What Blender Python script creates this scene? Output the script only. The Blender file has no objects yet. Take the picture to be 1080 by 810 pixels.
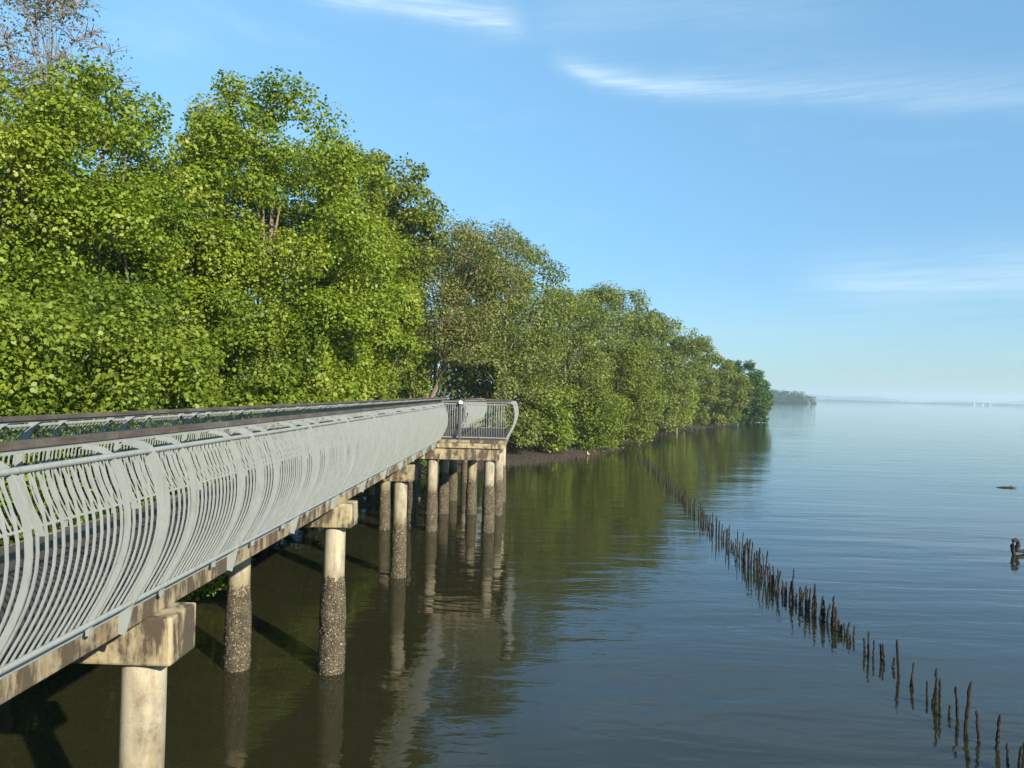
import bpy, math, random
import numpy as np
from mathutils import Matrix, Vector

S = bpy.context.scene
COL = S.collection
R = math.radians
random.seed(7)
H = 4.6                                   # eye height above the water

# ------------------------------------------------------------------ camera
W_PX, F_PX = 1080.0, 800.0
VP = (557.0, 414.7)                       # vanishing point of the boardwalk
ROLL = 0.024
Yc = Vector((VP[0] - 540, -(VP[1] - 405), -F_PX)).normalized()
Xc = Vector((1, -ROLL, 0)); Xc = (Xc - Xc.dot(Yc) * Yc).normalized()
Zc = Xc.cross(Yc)
ROT = Matrix((Xc, Yc, Zc))                # camera -> world
cam_d = bpy.data.cameras.new("camera"); cam = bpy.data.objects.new("camera", cam_d); COL.objects.link(cam)
cam_d.sensor_width = 36; cam_d.lens = 36 * F_PX / W_PX; cam_d.clip_start = 0.05; cam_d.clip_end = 30000
cam.matrix_world = Matrix.Translation((0, 0, H)) @ ROT.to_4x4()
S.camera = cam


def ray(px, py):
    return ROT @ Vector((px - 540, -(py - 405), -F_PX))


def at(px, py, D):                        # photograph pixel at distance D along the walk -> world point
    d = ray(px, py); k = D / d.y
    return Vector((d.x * k, D, H + d.z * k))


def ground(px, py, z=0.0):
    d = ray(px, py); k = (z - H) / d.z
    return Vector((d.x * k, d.y * k, z))


# ------------------------------------------------------------------ tagging
def tag(o, label=None, cat=None, group=None, kind=None):
    if label: o["label"] = label
    if cat: o["category"] = cat
    if group: o["group"] = group
    if kind: o["kind"] = kind
    return o


def empty(name, loc, label, cat, group=None):
    o = bpy.data.objects.new(name, None); COL.objects.link(o); o.location = loc
    o.empty_display_size = 0.3
    return tag(o, label, cat, group)


# ------------------------------------------------------------------ mesh helpers
class MB:
    """collects polygons, then links them as one mesh object"""
    def __init__(self):
        self.v = []; self.f = []; self.n = 0

    def add(self, verts, faces):
        verts = np.asarray(verts, dtype=np.float64).reshape(-1, 3)
        self.v.append(verts)
        self.f.extend([tuple(i + self.n for i in f) for f in faces])
        self.n += len(verts)

    def box(self, x0, x1, y0, y1, z0, z1):
        v = [(x, y, z) for z in (z0, z1) for y in (y0, y1) for x in (x0, x1)]
        self.add(v, [(0, 2, 3, 1), (4, 5, 7, 6), (0, 1, 5, 4), (2, 6, 7, 3), (0, 4, 6, 2), (1, 3, 7, 5)])

    def tube(self, pts, radii, n=8, cap=True):
        pts = [Vector(p) for p in pts]
        V = []
        for i, p in enumerate(pts):
            a = pts[max(i - 1, 0)]; b = pts[min(i + 1, len(pts) - 1)]
            t = (b - a).normalized()
            ref = Vector((0, 0, 1)) if abs(t.z) < 0.9 else Vector((1, 0, 0))
            u = t.cross(ref).normalized(); w = t.cross(u)
            for k in range(n):
                a_ = 2 * math.pi * k / n
                V.append(p + (u * math.cos(a_) + w * math.sin(a_)) * radii[i])
        F = []
        for i in range(len(pts) - 1):
            for k in range(n):
                k2 = (k + 1) % n
                F.append((i * n + k, i * n + k2, (i + 1) * n + k2, (i + 1) * n + k))
        self.add([tuple(v) for v in V], F)
        if cap:                           # own corners, so that smooth shading does not bleed round the rim
            self.add([tuple(v) for v in V[:n]], [tuple(range(n))]); self.add([tuple(v) for v in V[-n:]], [tuple(range(n))[::-1]])

    def sweep(self, prof, width, depth, org, along, out):
        """flat bar of section width (along the rail) x depth, bent along prof = [(out, up), ...]"""
        org = np.array(org, float); along = np.array(along, float); out = np.array(out, float); up = np.array((0, 0, 1.0))
        P = np.array(prof, float)
        T = np.gradient(P, axis=0); T /= np.linalg.norm(T, axis=1)[:, None]
        N = np.stack([T[:, 1], -T[:, 0]], 1)              # outward normal of the curve
        dep = depth if hasattr(depth, "__len__") else [depth] * len(P)
        V = []
        for (o, z), nn, d in zip(P, N, dep):
            for s, t in ((-1, -1), (1, -1), (1, 1), (-1, 1)):
                q = (o + nn[0] * d * t / 2, z + nn[1] * d * t / 2)
                V.append(org + along * (s * width / 2) + out * q[0] + up * q[1])
        F = []
        m = len(P)
        for i in range(m - 1):
            for k in range(4):
                k2 = (k + 1) % 4
                F.append((i * 4 + k, i * 4 + k2, i * 4 + 4 + k2, i * 4 + 4 + k))
        F.append((3, 2, 1, 0)); F.append(tuple(range((m - 1) * 4, m * 4)))
        self.add(V, F)

    def mesh(self, name, mat, smooth=False):
        me = bpy.data.meshes.new(name)
        v = np.concatenate(self.v) if self.v else np.zeros((0, 3))
        me.from_pydata([tuple(p) for p in v], [], self.f)
        me.materials.append(mat)
        if smooth:
            me.polygons.foreach_set("use_smooth", [True] * len(me.polygons))
        me.update()
        return me

    def build(self, name, mat, parent=None, smooth=False, bevel=0.0):
        o = bpy.data.objects.new(name, self.mesh(name, mat, smooth)); COL.objects.link(o)
        if parent: o.parent = parent
        if bevel:
            m = o.modifiers.new("bevel", "BEVEL"); m.width = bevel; m.segments = 2; m.limit_method = "ANGLE"
        return o


def leaf_mesh(name, V, k, mat, tint):
    """V: (n, k, 3) leaf polygons of k corners, tint per leaf"""
    n = len(V)
    me = bpy.data.meshes.new(name)
    me.vertices.add(n * k); me.vertices.foreach_set("co", V.reshape(-1).astype(np.float32))
    me.loops.add(n * k); me.loops.foreach_set("vertex_index", np.arange(n * k, dtype=np.int32))
    me.polygons.add(n); me.polygons.foreach_set("loop_start", np.arange(0, n * k, k, dtype=np.int32))
    a = me.attributes.new("tint", "FLOAT", "FACE"); a.data.foreach_set("value", tint.astype(np.float32))
    me.materials.append(mat)
    me.update(calc_edges=True)
    return me


# ------------------------------------------------------------------ materials
class NT:
    def __init__(self, name):
        self.m = bpy.data.materials.new(name); self.m.use_nodes = True
        self.t = self.m.node_tree; self.N = self.t.nodes; self.L = self.t.links
        self.b = self.N["Principled BSDF"]; self.out = self.N["Material Output"]

    def n(self, typ, **kw):
        nd = self.N.new(typ)
        for k, v in kw.items():
            setattr(nd, k, v)
        return nd

    def l(self, a, b): self.L.new(a, b)

    def coord(self, scale=(1, 1, 1), kind="position", rot=0.0):
        if kind == "position": src = self.n("ShaderNodeNewGeometry").outputs["Position"]
        else: src = self.n("ShaderNodeTexCoord").outputs["Object"]
        mp = self.n("ShaderNodeMapping"); mp.inputs["Scale"].default_value = scale; mp.inputs["Rotation"].default_value = (0, 0, rot)
        self.l(src, mp.inputs["Vector"]); return mp.outputs["Vector"]

    def noise(self, vec, scale, detail=4, rough=0.6, dist=0.0):
        nd = self.n("ShaderNodeTexNoise"); nd.inputs["Scale"].default_value = scale
        nd.inputs["Detail"].default_value = detail; nd.inputs["Roughness"].default_value = rough
        nd.inputs["Distortion"].default_value = dist
        self.l(vec, nd.inputs["Vector"]); return nd.outputs["Fac"]

    def ramp(self, fac, stops):
        r = self.n("ShaderNodeValToRGB"); e = r.color_ramp.elements
        while len(e) < len(stops): e.new(0.5)
        for el, (p, c) in zip(e, stops):
            el.position = p; el.color = (c, c, c, 1) if not hasattr(c, "__len__") else (*c, 1)
        self.l(fac, r.inputs["Fac"]); return r.outputs["Color"]

    def mix(self, fac, a, b, mode="MIX"):
        m = self.n("ShaderNodeMix", data_type="RGBA", blend_type=mode)
        for sock, val in ((m.inputs[0], fac), (m.inputs[6], a), (m.inputs[7], b)):
            if hasattr(val, "is_output"): self.l(val, sock)
            elif hasattr(val, "__len__"): sock.default_value = (*val, 1)
            else: sock.default_value = val
        return m.outputs[2]

    def math(self, op, a, b=None, c=None, clamp=False):
        m = self.n("ShaderNodeMath", operation=op, use_clamp=clamp)
        for i, v in enumerate((a, b, c)):
            if v is None: continue
            if hasattr(v, "is_output"): self.l(v, m.inputs[i])
            else: m.inputs[i].default_value = v
        return m.outputs[0]

    def bump(self, h, strength, dist=0.01, normal=None):
        b = self.n("ShaderNodeBump"); b.inputs["Strength"].default_value = strength; b.inputs["Distance"].default_value = dist
        self.l(h, b.inputs["Height"])
        if normal: self.l(normal, b.inputs["Normal"])
        return b.outputs["Normal"]

    def setp(self, color=None, rough=None, normal=None, **kw):
        for sock, val in (("Base Color", color), ("Roughness", rough), ("Normal", normal)):
            if val is None: continue
            if hasattr(val, "is_output"): self.l(val, self.b.inputs[sock])
            elif hasattr(val, "__len__"): self.b.inputs[sock].default_value = (*val, 1)
            else: self.b.inputs[sock].default_value = val
        for k, v in kw.items(): self.b.inputs[k.replace("_", " ")].default_value = v
        return self.m


def mat_concrete(name, base, base2, stain_amt, tide=False):
    t = NT(name)
    p = t.coord(); ps = t.coord((4.2, 4.2, 0.8))
    c = t.mix(t.noise(p, 3.0, 6), base, base2)
    c = t.mix(t.ramp(t.noise(p, 60, 4), [(0.35, 0.75), (0.65, 1.0)]), (0.5, 0.5, 0.5), c, "MULTIPLY") if False else c
    streak = t.ramp(t.noise(ps, 1.3, 6, 0.65), [(0.40, 0.0), (0.66, 1.0)])
    patch = t.ramp(t.noise(p, 2.3, 5, 0.7), [(0.36, 0.0), (0.60, 1.0)])
    m = t.math("MULTIPLY", streak, patch); m = t.math("MULTIPLY", m, stain_amt, clamp=True)
    c = t.mix(m, c, (0.055, 0.041, 0.026))
    rust = t.ramp(t.noise(ps, 2.1, 5, 0.6), [(0.56, 0.0), (0.70, 0.7)])
    c = t.mix(rust, c, (0.20, 0.13, 0.05))
    speck = t.ramp(t.noise(p, 45, 3, 0.7), [(0.60, 0.0), (0.72, 0.75)])
    c = t.mix(speck, c, (0.10, 0.08, 0.05))
    if tide:                              # tide mark: the concrete near the crust is darker and algae-stained
        z = t.n("ShaderNodeSeparateXYZ"); t.l(t.n("ShaderNodeNewGeometry").outputs["Position"], z.inputs[0])
        zz_ = t.math("ADD", z.outputs[2], t.math("MULTIPLY", t.math("SUBTRACT", t.noise(t.coord((5, 5, 2.0)), 2.0, 4), 0.5), 0.9))
        c = t.mix(t.ramp(t.math("DIVIDE", zz_, 3.0, clamp=True), [(0.44, 0.85), (0.60, 0.0)]), c, (0.13, 0.105, 0.06))
    h = t.noise(p, 50, 5, 0.7)
    return t.setp(c, 0.85, t.bump(h, 0.35, 0.01))


def mat_barnacle():
    t = NT("barnacle_crust"); p = t.coord()
    v = t.n("ShaderNodeTexVoronoi"); v.inputs["Scale"].default_value = 38; t.l(p, v.inputs["Vector"])
    c = t.ramp(t.noise(p, 60, 3, 0.8), [(0.36, (0.012, 0.010, 0.006)), (0.5, (0.060, 0.047, 0.026)), (0.66, (0.17, 0.138, 0.08))])
    c = t.mix(t.ramp(t.noise(t.coord((6, 6, 3)), 1.6, 4), [(0.45, 0.0), (0.62, 0.7)]), c, (0.020, 0.018, 0.009))
    sp = t.ramp(v.outputs["Distance"], [(0.16, 1.0), (0.36, 0.0)])
    sel = t.ramp(t.noise(p, 24, 2), [(0.50, 0.0), (0.56, 0.9)])
    c = t.mix(t.math("MULTIPLY", sp, sel), c, (0.55, 0.50, 0.38))
    h = t.math("ADD", t.math("MULTIPLY", v.outputs["Distance"], -1.0), t.noise(p, 80, 3))
    return t.setp(c, 0.8, t.bump(h, 0.8, 0.02))


def mat_paint():
    t = NT("grey_rail_paint"); p = t.coord()
    c = t.mix(t.noise(p, 5, 5), (0.165, 0.188, 0.188), (0.245, 0.268, 0.262))
    dirt = t.ramp(t.noise(t.coord((14, 14, 3)), 1.4, 6, 0.7), [(0.50, 0.0), (0.72, 0.75)])
    c = t.mix(dirt, c, (0.16, 0.155, 0.13))
    lich = t.ramp(t.noise(p, 28, 4, 0.7), [(0.62, 0.0), (0.70, 0.6)])
    c = t.mix(lich, c, (0.13, 0.125, 0.10))
    return t.setp(c, 0.5, t.bump(t.noise(p, 70, 3), 0.08, 0.005))


def mat_timber(name, a, b, wcol=(0.11, 0.10, 0.088)):
    t = NT(name)
    g = t.noise(t.coord((26, 1.2, 26)), 2.0, 6, 0.65)
    c = t.ramp(g, [(0.3, a), (0.7, b)])
    w = t.ramp(t.noise(t.coord(), 1.7, 5, 0.7), [(0.42, 0.0), (0.68, 0.75)])
    c = t.mix(w, c, wcol)
    return t.setp(c, 0.75, t.bump(g, 0.4, 0.01))


def mat_plain(name, col, rough=0.7, noise_scale=12, amt=0.35):
    t = NT(name); p = t.coord()
    c = t.mix(t.noise(p, noise_scale, 5), tuple(x * (1 - amt) for x in col), tuple(min(1, x * (1 + amt)) for x in col))
    return t.setp(c, rough, t.bump(t.noise(p, noise_scale * 4, 4), 0.3, 0.01))


def mat_leaf(name, stops, transl=0.42, rough=0.5, spec=0.35):
    t = NT(name)
    a = t.n("ShaderNodeAttribute", attribute_name="tint")
    c = t.ramp(a.outputs["Fac"], stops)
    t.setp(c, rough); t.b.inputs["Specular IOR Level"].default_value = spec
    tr = t.n("ShaderNodeBsdfTranslucent")
    c2 = t.mix(1.0, c, (1.25, 1.15, 0.5), "MULTIPLY"); t.l(c2, tr.inputs["Color"])
    ms = t.n("ShaderNodeMixShader"); ms.inputs[0].default_value = transl
    t.l(t.b.outputs[0], ms.inputs[1]); t.l(tr.outputs[0], ms.inputs[2]); t.l(ms.outputs[0], t.out.inputs["Surface"])
    return t.m


def mat_water():
    t = NT("murky_water")
    p = t.coord()
    # gentle ripples, longer across the view than along it, and finer capillary ripples
    a = t.noise(t.coord((0.24, 1.0, 1), rot=0.16), 1.3, 3, 0.5, 0.7)
    b = t.noise(t.coord((0.5, 1.0, 1), rot=-0.1), 5.0, 3, 0.5, 0.4)
    sw = t.noise(t.coord((0.13, 0.5, 1), rot=0.25), 0.6, 2, 0.5, 0.9)
    calm = t.ramp(t.noise(t.coord((0.035, 0.09, 1)), 1.0, 3, 0.6), [(0.35, 0.25), (0.65, 1.0)])
    h = t.math("ADD", t.math("MULTIPLY", a, 0.75), t.math("MULTIPLY", b, 0.19))
    h = t.math("MULTIPLY", h, calm)
    h = t.math("ADD", h, t.math("MULTIPLY", sw, 1.0))
    nrm = t.bump(h, 1.0, WAVE)
    c = t.mix(t.noise(p, 0.25, 4), (0.0145, 0.0145, 0.0055), (0.021, 0.021, 0.010))
    t.setp(c, 0.03, nrm); t.b.inputs["IOR"].default_value = 1.45
    return t.m


WAVE = 0.040
CONC = mat_concrete("weathered_concrete", (0.37, 0.325, 0.21), (0.24, 0.20, 0.115), 3.0)
CONC_PILE = mat_concrete("pile_concrete", (0.375, 0.34, 0.25), (0.30, 0.27, 0.195), 0.9, True)
CONC_DIRTY = mat_concrete("stained_concrete", (0.32, 0.275, 0.18), (0.17, 0.14, 0.085), 3.5)
BARN = mat_barnacle()
PAINT = mat_paint()
TIMBER = mat_timber("weathered_timber", (0.026, 0.020, 0.016), (0.070, 0.054, 0.043))
DECK = mat_timber("deck_timber", (0.018, 0.0145, 0.012), (0.045, 0.037, 0.031), (0.05, 0.045, 0.04))
BARK = mat_plain("grey_brown_bark", (0.16, 0.12, 0.085), 0.9, 6)
BARK_DRY = mat_plain("dry_bark", (0.17, 0.135, 0.11), 0.9, 6)
BARK_PALE = mat_plain("pale_bark", (0.34, 0.28, 0.22), 0.9, 6)
STAKE = mat_plain("wet_dark_wood", (0.011, 0.009, 0.007), 0.9, 25, 0.6)
MUD = mat_plain("brown_mud", (0.028, 0.022, 0.014), 0.75, 1.5, 0.4)
ROOT = mat_plain("root_wood", (0.050, 0.036, 0.022), 0.85, 8)
WHITE = mat_plain("white_feathers", (0.80, 0.79, 0.76), 0.7, 30, 0.05)
WHITEWALL = mat_plain("white_wall", (0.36, 0.36, 0.36), 0.7, 0.1, 0.05)
ROOFGREY = mat_plain("grey_roof", (0.25, 0.25, 0.26), 0.7, 0.1, 0.1)
DARKPOST = mat_plain("dark_post_paint", (0.06, 0.06, 0.075), 0.5, 12, 0.3)
SHORE = mat_plain("far_scrub", (0.045, 0.060, 0.035), 0.95, 0.05, 0.4)

L_BRIGHT = mat_leaf("broad_leaves", [(0.0, (0.048, 0.092, 0.010)), (0.45, (0.145, 0.220, 0.014)), (0.8, (0.225, 0.290, 0.024)), (1.0, (0.33, 0.36, 0.09))])
L_MID = mat_leaf("green_leaves", [(0.0, (0.045, 0.072, 0.010)), (0.5, (0.130, 0.170, 0.018)), (1.0, (0.21, 0.25, 0.04))])
L_OLIVE = mat_leaf("olive_leaves", [(0.0, (0.062, 0.088, 0.014)), (0.5, (0.140, 0.182, 0.034)), (1.0, (0.23, 0.275, 0.07))])
L_TAN = mat_leaf("brownish_olive_leaves", [(0.0, (0.066, 0.080, 0.022)), (0.5, (0.150, 0.170, 0.044)), (1.0, (0.235, 0.25, 0.085))])
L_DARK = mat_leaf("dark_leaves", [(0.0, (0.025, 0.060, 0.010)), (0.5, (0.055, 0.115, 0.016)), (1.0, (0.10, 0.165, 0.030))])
L_DRY = mat_leaf("dry_olive_leaves", [(0.0, (0.085, 0.080, 0.035)), (0.5, (0.15, 0.145, 0.05)), (1.0, (0.24, 0.20, 0.085))])
L_LIME = mat_leaf("lime_leaves", [(0.0, (0.046, 0.085, 0.008)), (0.5, (0.132, 0.196, 0.014)), (1.0, (0.225, 0.28, 0.035))])

# ------------------------------------------------------------------ water, mud
wb = MB()
E = 5000
wb.add([(-E, -E, 0), (E, -E, 0), (E, E, 0), (-E, E, 0)], [(0, 1, 2, 3)])
water = wb.build("water", mat_water()); tag(water, kind="structure")

SHORELINE = [(-9.5, -30), (-9.3, 4), (-9.0, 12), (-8.4, 20), (-7.6, 28), (-6.6, 36), (-5.2, 43), (-2.6, 47), (0.2, 50.5), (2.6, 54), (5.2, 61), (8.2, 70),
             (12, 82), (18, 98), (26, 115), (33, 130), (40, 146), (46, 156), (44, 170), (30, 200), (10, 300), (0, 400)]


def shore_x(y):
    for (x0, y0), (x1, y1) in zip(SHORELINE, SHORELINE[1:]):
        if y0 <= y <= y1: return x0 + (x1 - x0) * (y - y0) / (y1 - y0)
    return SHORELINE[-1][0]


rng = np.random.default_rng(3)
mv, mf = [], []
ys = np.concatenate([np.arange(-30, 160, 1.0), np.arange(160, 401, 8.0)])
offs = [1.6, 0.8, 0.2, -0.6, -1.8, -4, -9, -20, -60, -200]
zz = [-0.25, -0.06, 0.05, 0.14, 0.25, 0.34, 0.4, 0.45, 0.5, 0.5]
for y in ys:
    sx = shore_x(y) + 0.5 * math.sin(y * 0.9) + 0.35 * math.sin(y * 2.3 + 1)
    for o_, z_ in zip(offs, zz):
        mv.append((sx + o_ + rng.normal() * 0.12, y, z_ + (rng.normal() * 0.03 if z_ > -0.2 else 0)))
k = len(offs)
for i in range(len(ys) - 1):
    for j in range(k - 1):
        mf.append((i * k + j, (i + 1) * k + j, (i + 1) * k + j + 1, i * k + j + 1))
mb = MB(); mb.add(mv, mf)
tag(mb.build("mud_bank", MUD, smooth=True), kind="structure")

# ------------------------------------------------------------------ boardwalk
ZT = H - 1.594                            # bottom tube of the railings
Z_SLAB0, Z_SLAB1 = H - 1.845, H - 1.69
bw = empty("boardwalk", (-4.1, 6, 0), "raised concrete boardwalk on round barnacled piles running from the left foreground into the trees", "boardwalk")
bw_inv = Matrix.Translation((4.1, -6, 0))


def under(o, parent_obj):                 # parent keeping world placement
    o.parent = parent_obj
    o.matrix_parent_inverse = Matrix.Translation(-Vector(parent_obj.location)) if parent_obj.parent is None else Matrix.Identity(4)
    return o


# edge beams / slab
m = MB(); m.box(-3.15, -2.95, -3, 24.75, Z_SLAB0, Z_SLAB1); m.box(-3.15, -2.95, 33.0, 54, Z_SLAB0, Z_SLAB1)
under(m.build("edge_beam", CONC_DIRTY, bevel=0.012), bw)
m = MB(); m.box(-5.35, -5.15, -3, 54, Z_SLAB0, Z_SLAB1)
under(m.build("edge_beam", CONC_DIRTY, bevel=0.012), bw)
m = MB(); m.box(-5.146, -3.154, -3, 54, Z_SLAB0 + 0.02, Z_SLAB1 - 0.004)
under(m.build("deck_slab", CONC_DIRTY), bw)
m = MB()
y = -3.0
while y < 54:
    m.box(-5.1, -3.06, y, y + 0.138, Z_SLAB1, Z_SLAB1 + 0.05 + random.uniform(-0.002, 0.002)); y += 0.146
under(m.build("deck_planks", DECK), bw)
m = MB(); m.box(-3.0, -2.94, -3, 24.75, Z_SLAB1 + 0.001, Z_SLAB1 + 0.012)
under(m.build("edge_angle", PAINT), bw)
# platform
m = MB(); m.box(-2.946, -0.72, 24.7, 32.9, Z_SLAB0, Z_SLAB1)
under(m.build("lookout_slab", CONC, bevel=0.015), bw)
m = MB(); m.box(-2.94, -0.78, 24.95, 32.7, Z_SLAB1 + 0.002, Z_SLAB1 + 0.10)
under(m.build("lookout_kerb", CONC_DIRTY, bevel=0.01), bw)
m = MB()
x = -2.9
while x < -0.9:
    m.box(x, x + 0.138, 25.05, 32.6, Z_SLAB1 + 0.103, Z_SLAB1 + 0.13); x += 0.146
under(m.build("lookout_planks", DECK), bw)

PR = 0.172


def crust_mesh(seed, top):
    r = np.random.default_rng(seed); n, rows = 72, 90
    z = np.linspace(-0.3, top, rows); V = np.zeros((rows, n, 3))
    a = np.arange(n) * 2 * np.pi / n
    lump = r.normal(size=(rows, n)); lump = (lump + np.roll(lump, 1, 1) + np.roll(lump, 1, 0)) / 2
    big = np.cumsum(r.normal(size=(rows, 1)), 0) * 0.0015
    env = np.clip((top - z) / 0.7, 0, 1) ** 0.7
    # ragged upper edge: the crust thins to nothing
    edge = np.clip((top - z[:, None] - 0.05 * np.abs(np.sin(a * 2 + seed) + 0.5 * np.sin(a * 7 + seed)) - 0.16 * np.abs(lump)) / 0.3, -0.35, 1)
    rad = PR + 0.004 + 0.024 * np.minimum(env[:, None], edge) + 0.013 * np.abs(lump) * np.clip(edge, 0, 1) + big * env[:, None]
    V[..., 0] = rad * np.cos(a); V[..., 1] = rad * np.sin(a); V[..., 2] = z[:, None]
    F = [(i * n + k_, i * n + (k_ + 1) % n, (i + 1) * n + (k_ + 1) % n, (i + 1) * n + k_) for i in range(rows - 1) for k_ in range(n)]
    b = MB(); b.add(V.reshape(-1, 3), F)
    return b.mesh("barnacle_crust", BARN, True)


crusts = [crust_mesh(s, 1.5) for s in range(3)]
pm = MB(); pm.tube([(0, 0, -0.4), (0, 0, 1), (0, 0, H - 2.235)], [PR] * 3, 40)
pile_me = pm.mesh("pile", CONC_PILE, True)


def pile(x, y, i):
    p = bpy.data.objects.new("pile", pile_me); COL.objects.link(p); p.location = (x, y, 0); under(p, bw)
    p.location = (x, y, 0)
    c = bpy.data.objects.new("barnacle_crust", crusts[i % 3]); COL.objects.link(c); c.parent = p
    c.rotation_euler.z = i * 1.3; c.scale.z = 1 + 0.08 * math.sin(i * 2.1)
    return p


def cap(x0, x1, y):
    m = MB(); m.box(x0, x1, y - 0.235, y + 0.235, H - 2.235, Z_SLAB0 - 0.002)
    return under(m.build("pile_cap", CONC, bevel=0.02), bw)


i = 0
for y in (-0.1, 6.2, 12.35, 18.7, 25.0, 32.1, 38.5, 45.0):
    plat = 24 < y < 33
    cap(-5.0, -0.9 if plat else -2.78, y)
    xs = [-3.1, -4.65] + ([-1.22] if y == 25.0 else [-1.05] if plat else [])
    for x in xs: pile(x, y, i); i += 1
cap(-5.0, -0.9, 28.6)
for x, y in ((-4.65, 28.6), (-3.1, 28.6), (-2.05, 28.6), (-1.05, 28.6), (-3.85, 25.75)): pile(x, y, i); i += 1

# ------------------------------------------------------------------ railings
_kz = np.array([0, .15, .30, .45, .60, .75, .88, 1.0, 1.12]); _ko = np.array([0, .085, .160, .212, .237, .235, .208, .164, .103])
_kp = np.polyfit(_kz, _ko, 5)
BELLY = [(float(np.polyval(_kp, z)), float(z)) for z in np.linspace(0, 1.12, 13)]
ARM = BELLY + [(0.055, 1.148), (-0.02, 1.163), (-0.10, 1.168)]
BELLY_UPRIGHT = [(o + 0.085 * (z / 1.12) ** 2, z) for o, z in BELLY]       # the lookout's rail leans out more at the top
ARM_UPRIGHT = BELLY_UPRIGHT + [(0.165, 1.148), (0.12, 1.163), (0.08, 1.168)]
FOOT = [(-0.062, -0.235), (-0.036, -0.12)] + [(0.0, 0.0)] + ARM[1:]


def rail_run(root, P0, P1, out, first_post, dz=0.0, foot=True, budget=None, start_from=0.0, dark_bar=False, timber=True, PW=0.0105, upright=False):
    BEL, ARMP = (BELLY_UPRIGHT, ARM_UPRIGHT) if upright else (BELLY, ARM)
    sh = 0.15 if upright else 0.0; ts = 0.085 if upright else 0.0

    # one straight run of railing; returns nothing, builds parts under root
    P0 = np.array((*P0, ZT + dz), float); P1 = np.array((*P1, ZT + dz), float)
    Lr = np.linalg.norm(P1 - P0); al = (P1 - P0) / Lr; out = np.array((*out, 0.0))

    def P(s, o, z): return tuple(P0 + al * s + out * o + np.array((0, 0, z)))

    def part(mbd, name, mat, **kw): return under(mbd.build(name, mat, **kw), root)
    m = MB(); m.tube([P(-0.02, 0.125 + ts, 1.108), P(Lr + 0.02, 0.125 + ts, 1.108)], [0.021, 0.021], 10); part(m, "top_tube", PAINT, smooth=True)
    m = MB(); m.tube([P(-0.02, 0.022, 0), P(Lr + 0.02, 0.022, 0)], [0.02, 0.02], 10); part(m, "bottom_tube", PAINT, smooth=True)

    def bar(m, o0, o1, z0, z1, s0=-0.03, s1=Lr + 0.03):
        v = [P(s, o, z) for z in (z0, z1) for o in (o0, o1) for s in (s0, s1)]
        m.add(v, [(0, 2, 3, 1), (4, 5, 7, 6), (0, 1, 5, 4), (2, 6, 7, 3), (0, 4, 6, 2), (1, 3, 7, 5)])
    m = MB(); bar(m, -0.175 + sh, -0.075 + sh, 1.168, 1.184); part(m, "rail_plate", PAINT)
    if timber:
        m = MB(); s = -0.03
        while s < Lr:
            bar(m, -0.205 + sh, -0.105 + sh, 1.188, 1.236 + random.uniform(-0.002, 0.002), s, min(s + 1.994, Lr + 0.03)); s += 2.0
        part(m, "handrail", TIMBER, bevel=0.006)
    if dark_bar:  # dark bar below the handrail, drawn for a dark line there
        m = MB(); bar(m, -0.175, -0.13, 0.90, 0.95); part(m, "inner_bar", TIMBER, bevel=0.005)
    # posts and flats
    flats, posts = [], []
    s = first_post
    while s < Lr:
        posts.append(s); s += 2.0
    for p_ in [first_post - 2.0] + posts:
        for d in (0.5, 1.5):
            if 0.02 < p_ + d < Lr: flats.append(p_ + d)
    pm_ = MB(); dep = [0.09, 0.10] + [0.082] * (len(FOOT) - 6) + [0.085, 0.06, 0.045, 0.035]
    pm_.sweep(FOOT if foot else ARMP, 0.016, dep if foot else [0.09] * (len(ARM) - 4) + [0.085, 0.06, 0.045, 0.035], (0, 0, 0), al, out); post_me = pm_.mesh("post", PAINT)
    fm_ = MB(); fm_.sweep(ARMP, 0.012, [0.040] * (len(ARM) - 3) + [0.04, 0.035, 0.03], (0, 0, 0), al, out); flat_me = fm_.mesh("flat_bar", PAINT)
    km_ = MB(); km_.sweep(BEL, PW, 0.0145, (0, 0, 0), al, out); picket_me = km_.mesh("picket", PAINT)

    def put(me, name, s):
        o = bpy.data.objects.new(name, me); COL.objects.link(o); o.location = P(s, 0, 0); under(o, root); o.location = P(s, 0, 0)
    for s in posts: put(post_me, "post", s)
    for s in flats: put(flat_me, "flat_bar", s)
    if foot:
        for s in flats:
            m = MB(); m.add([P(s + a, o, z) for z in (-0.085, -0.012) for o in (-0.012, 0.012) for a in (-0.02, 0.02)],
                  [(0, 2, 3, 1), (4, 5, 7, 6), (0, 1, 5, 4), (2, 6, 7, 3), (0, 4, 6, 2), (1, 3, 7, 5)])
            part(m, "bracket", PAINT)
    marks = sorted(posts + flats); ps = []
    edges = [0.0] + marks + [Lr]
    for a, b in zip(edges, edges[1:]):
        n = max(1, int(round((b - a) / 0.079)))
        for q in range(1, n): ps.append(a + (b - a) * q / n + random.uniform(-0.004, 0.004))
    seen = [s for s in ps if s >= start_from]; rest = [s for s in ps if s < start_from]
    own = seen[:budget]; rest += seen[budget:]
    for s in own: put(picket_me, "picket", s)
    if rest:
        m = MB()
        for s in rest: m.sweep(BEL, PW, 0.0145, P(s, 0, 0), al, out)
        o = part(m, "pickets", PAINT); o["kind"] = "stuff"


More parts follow.
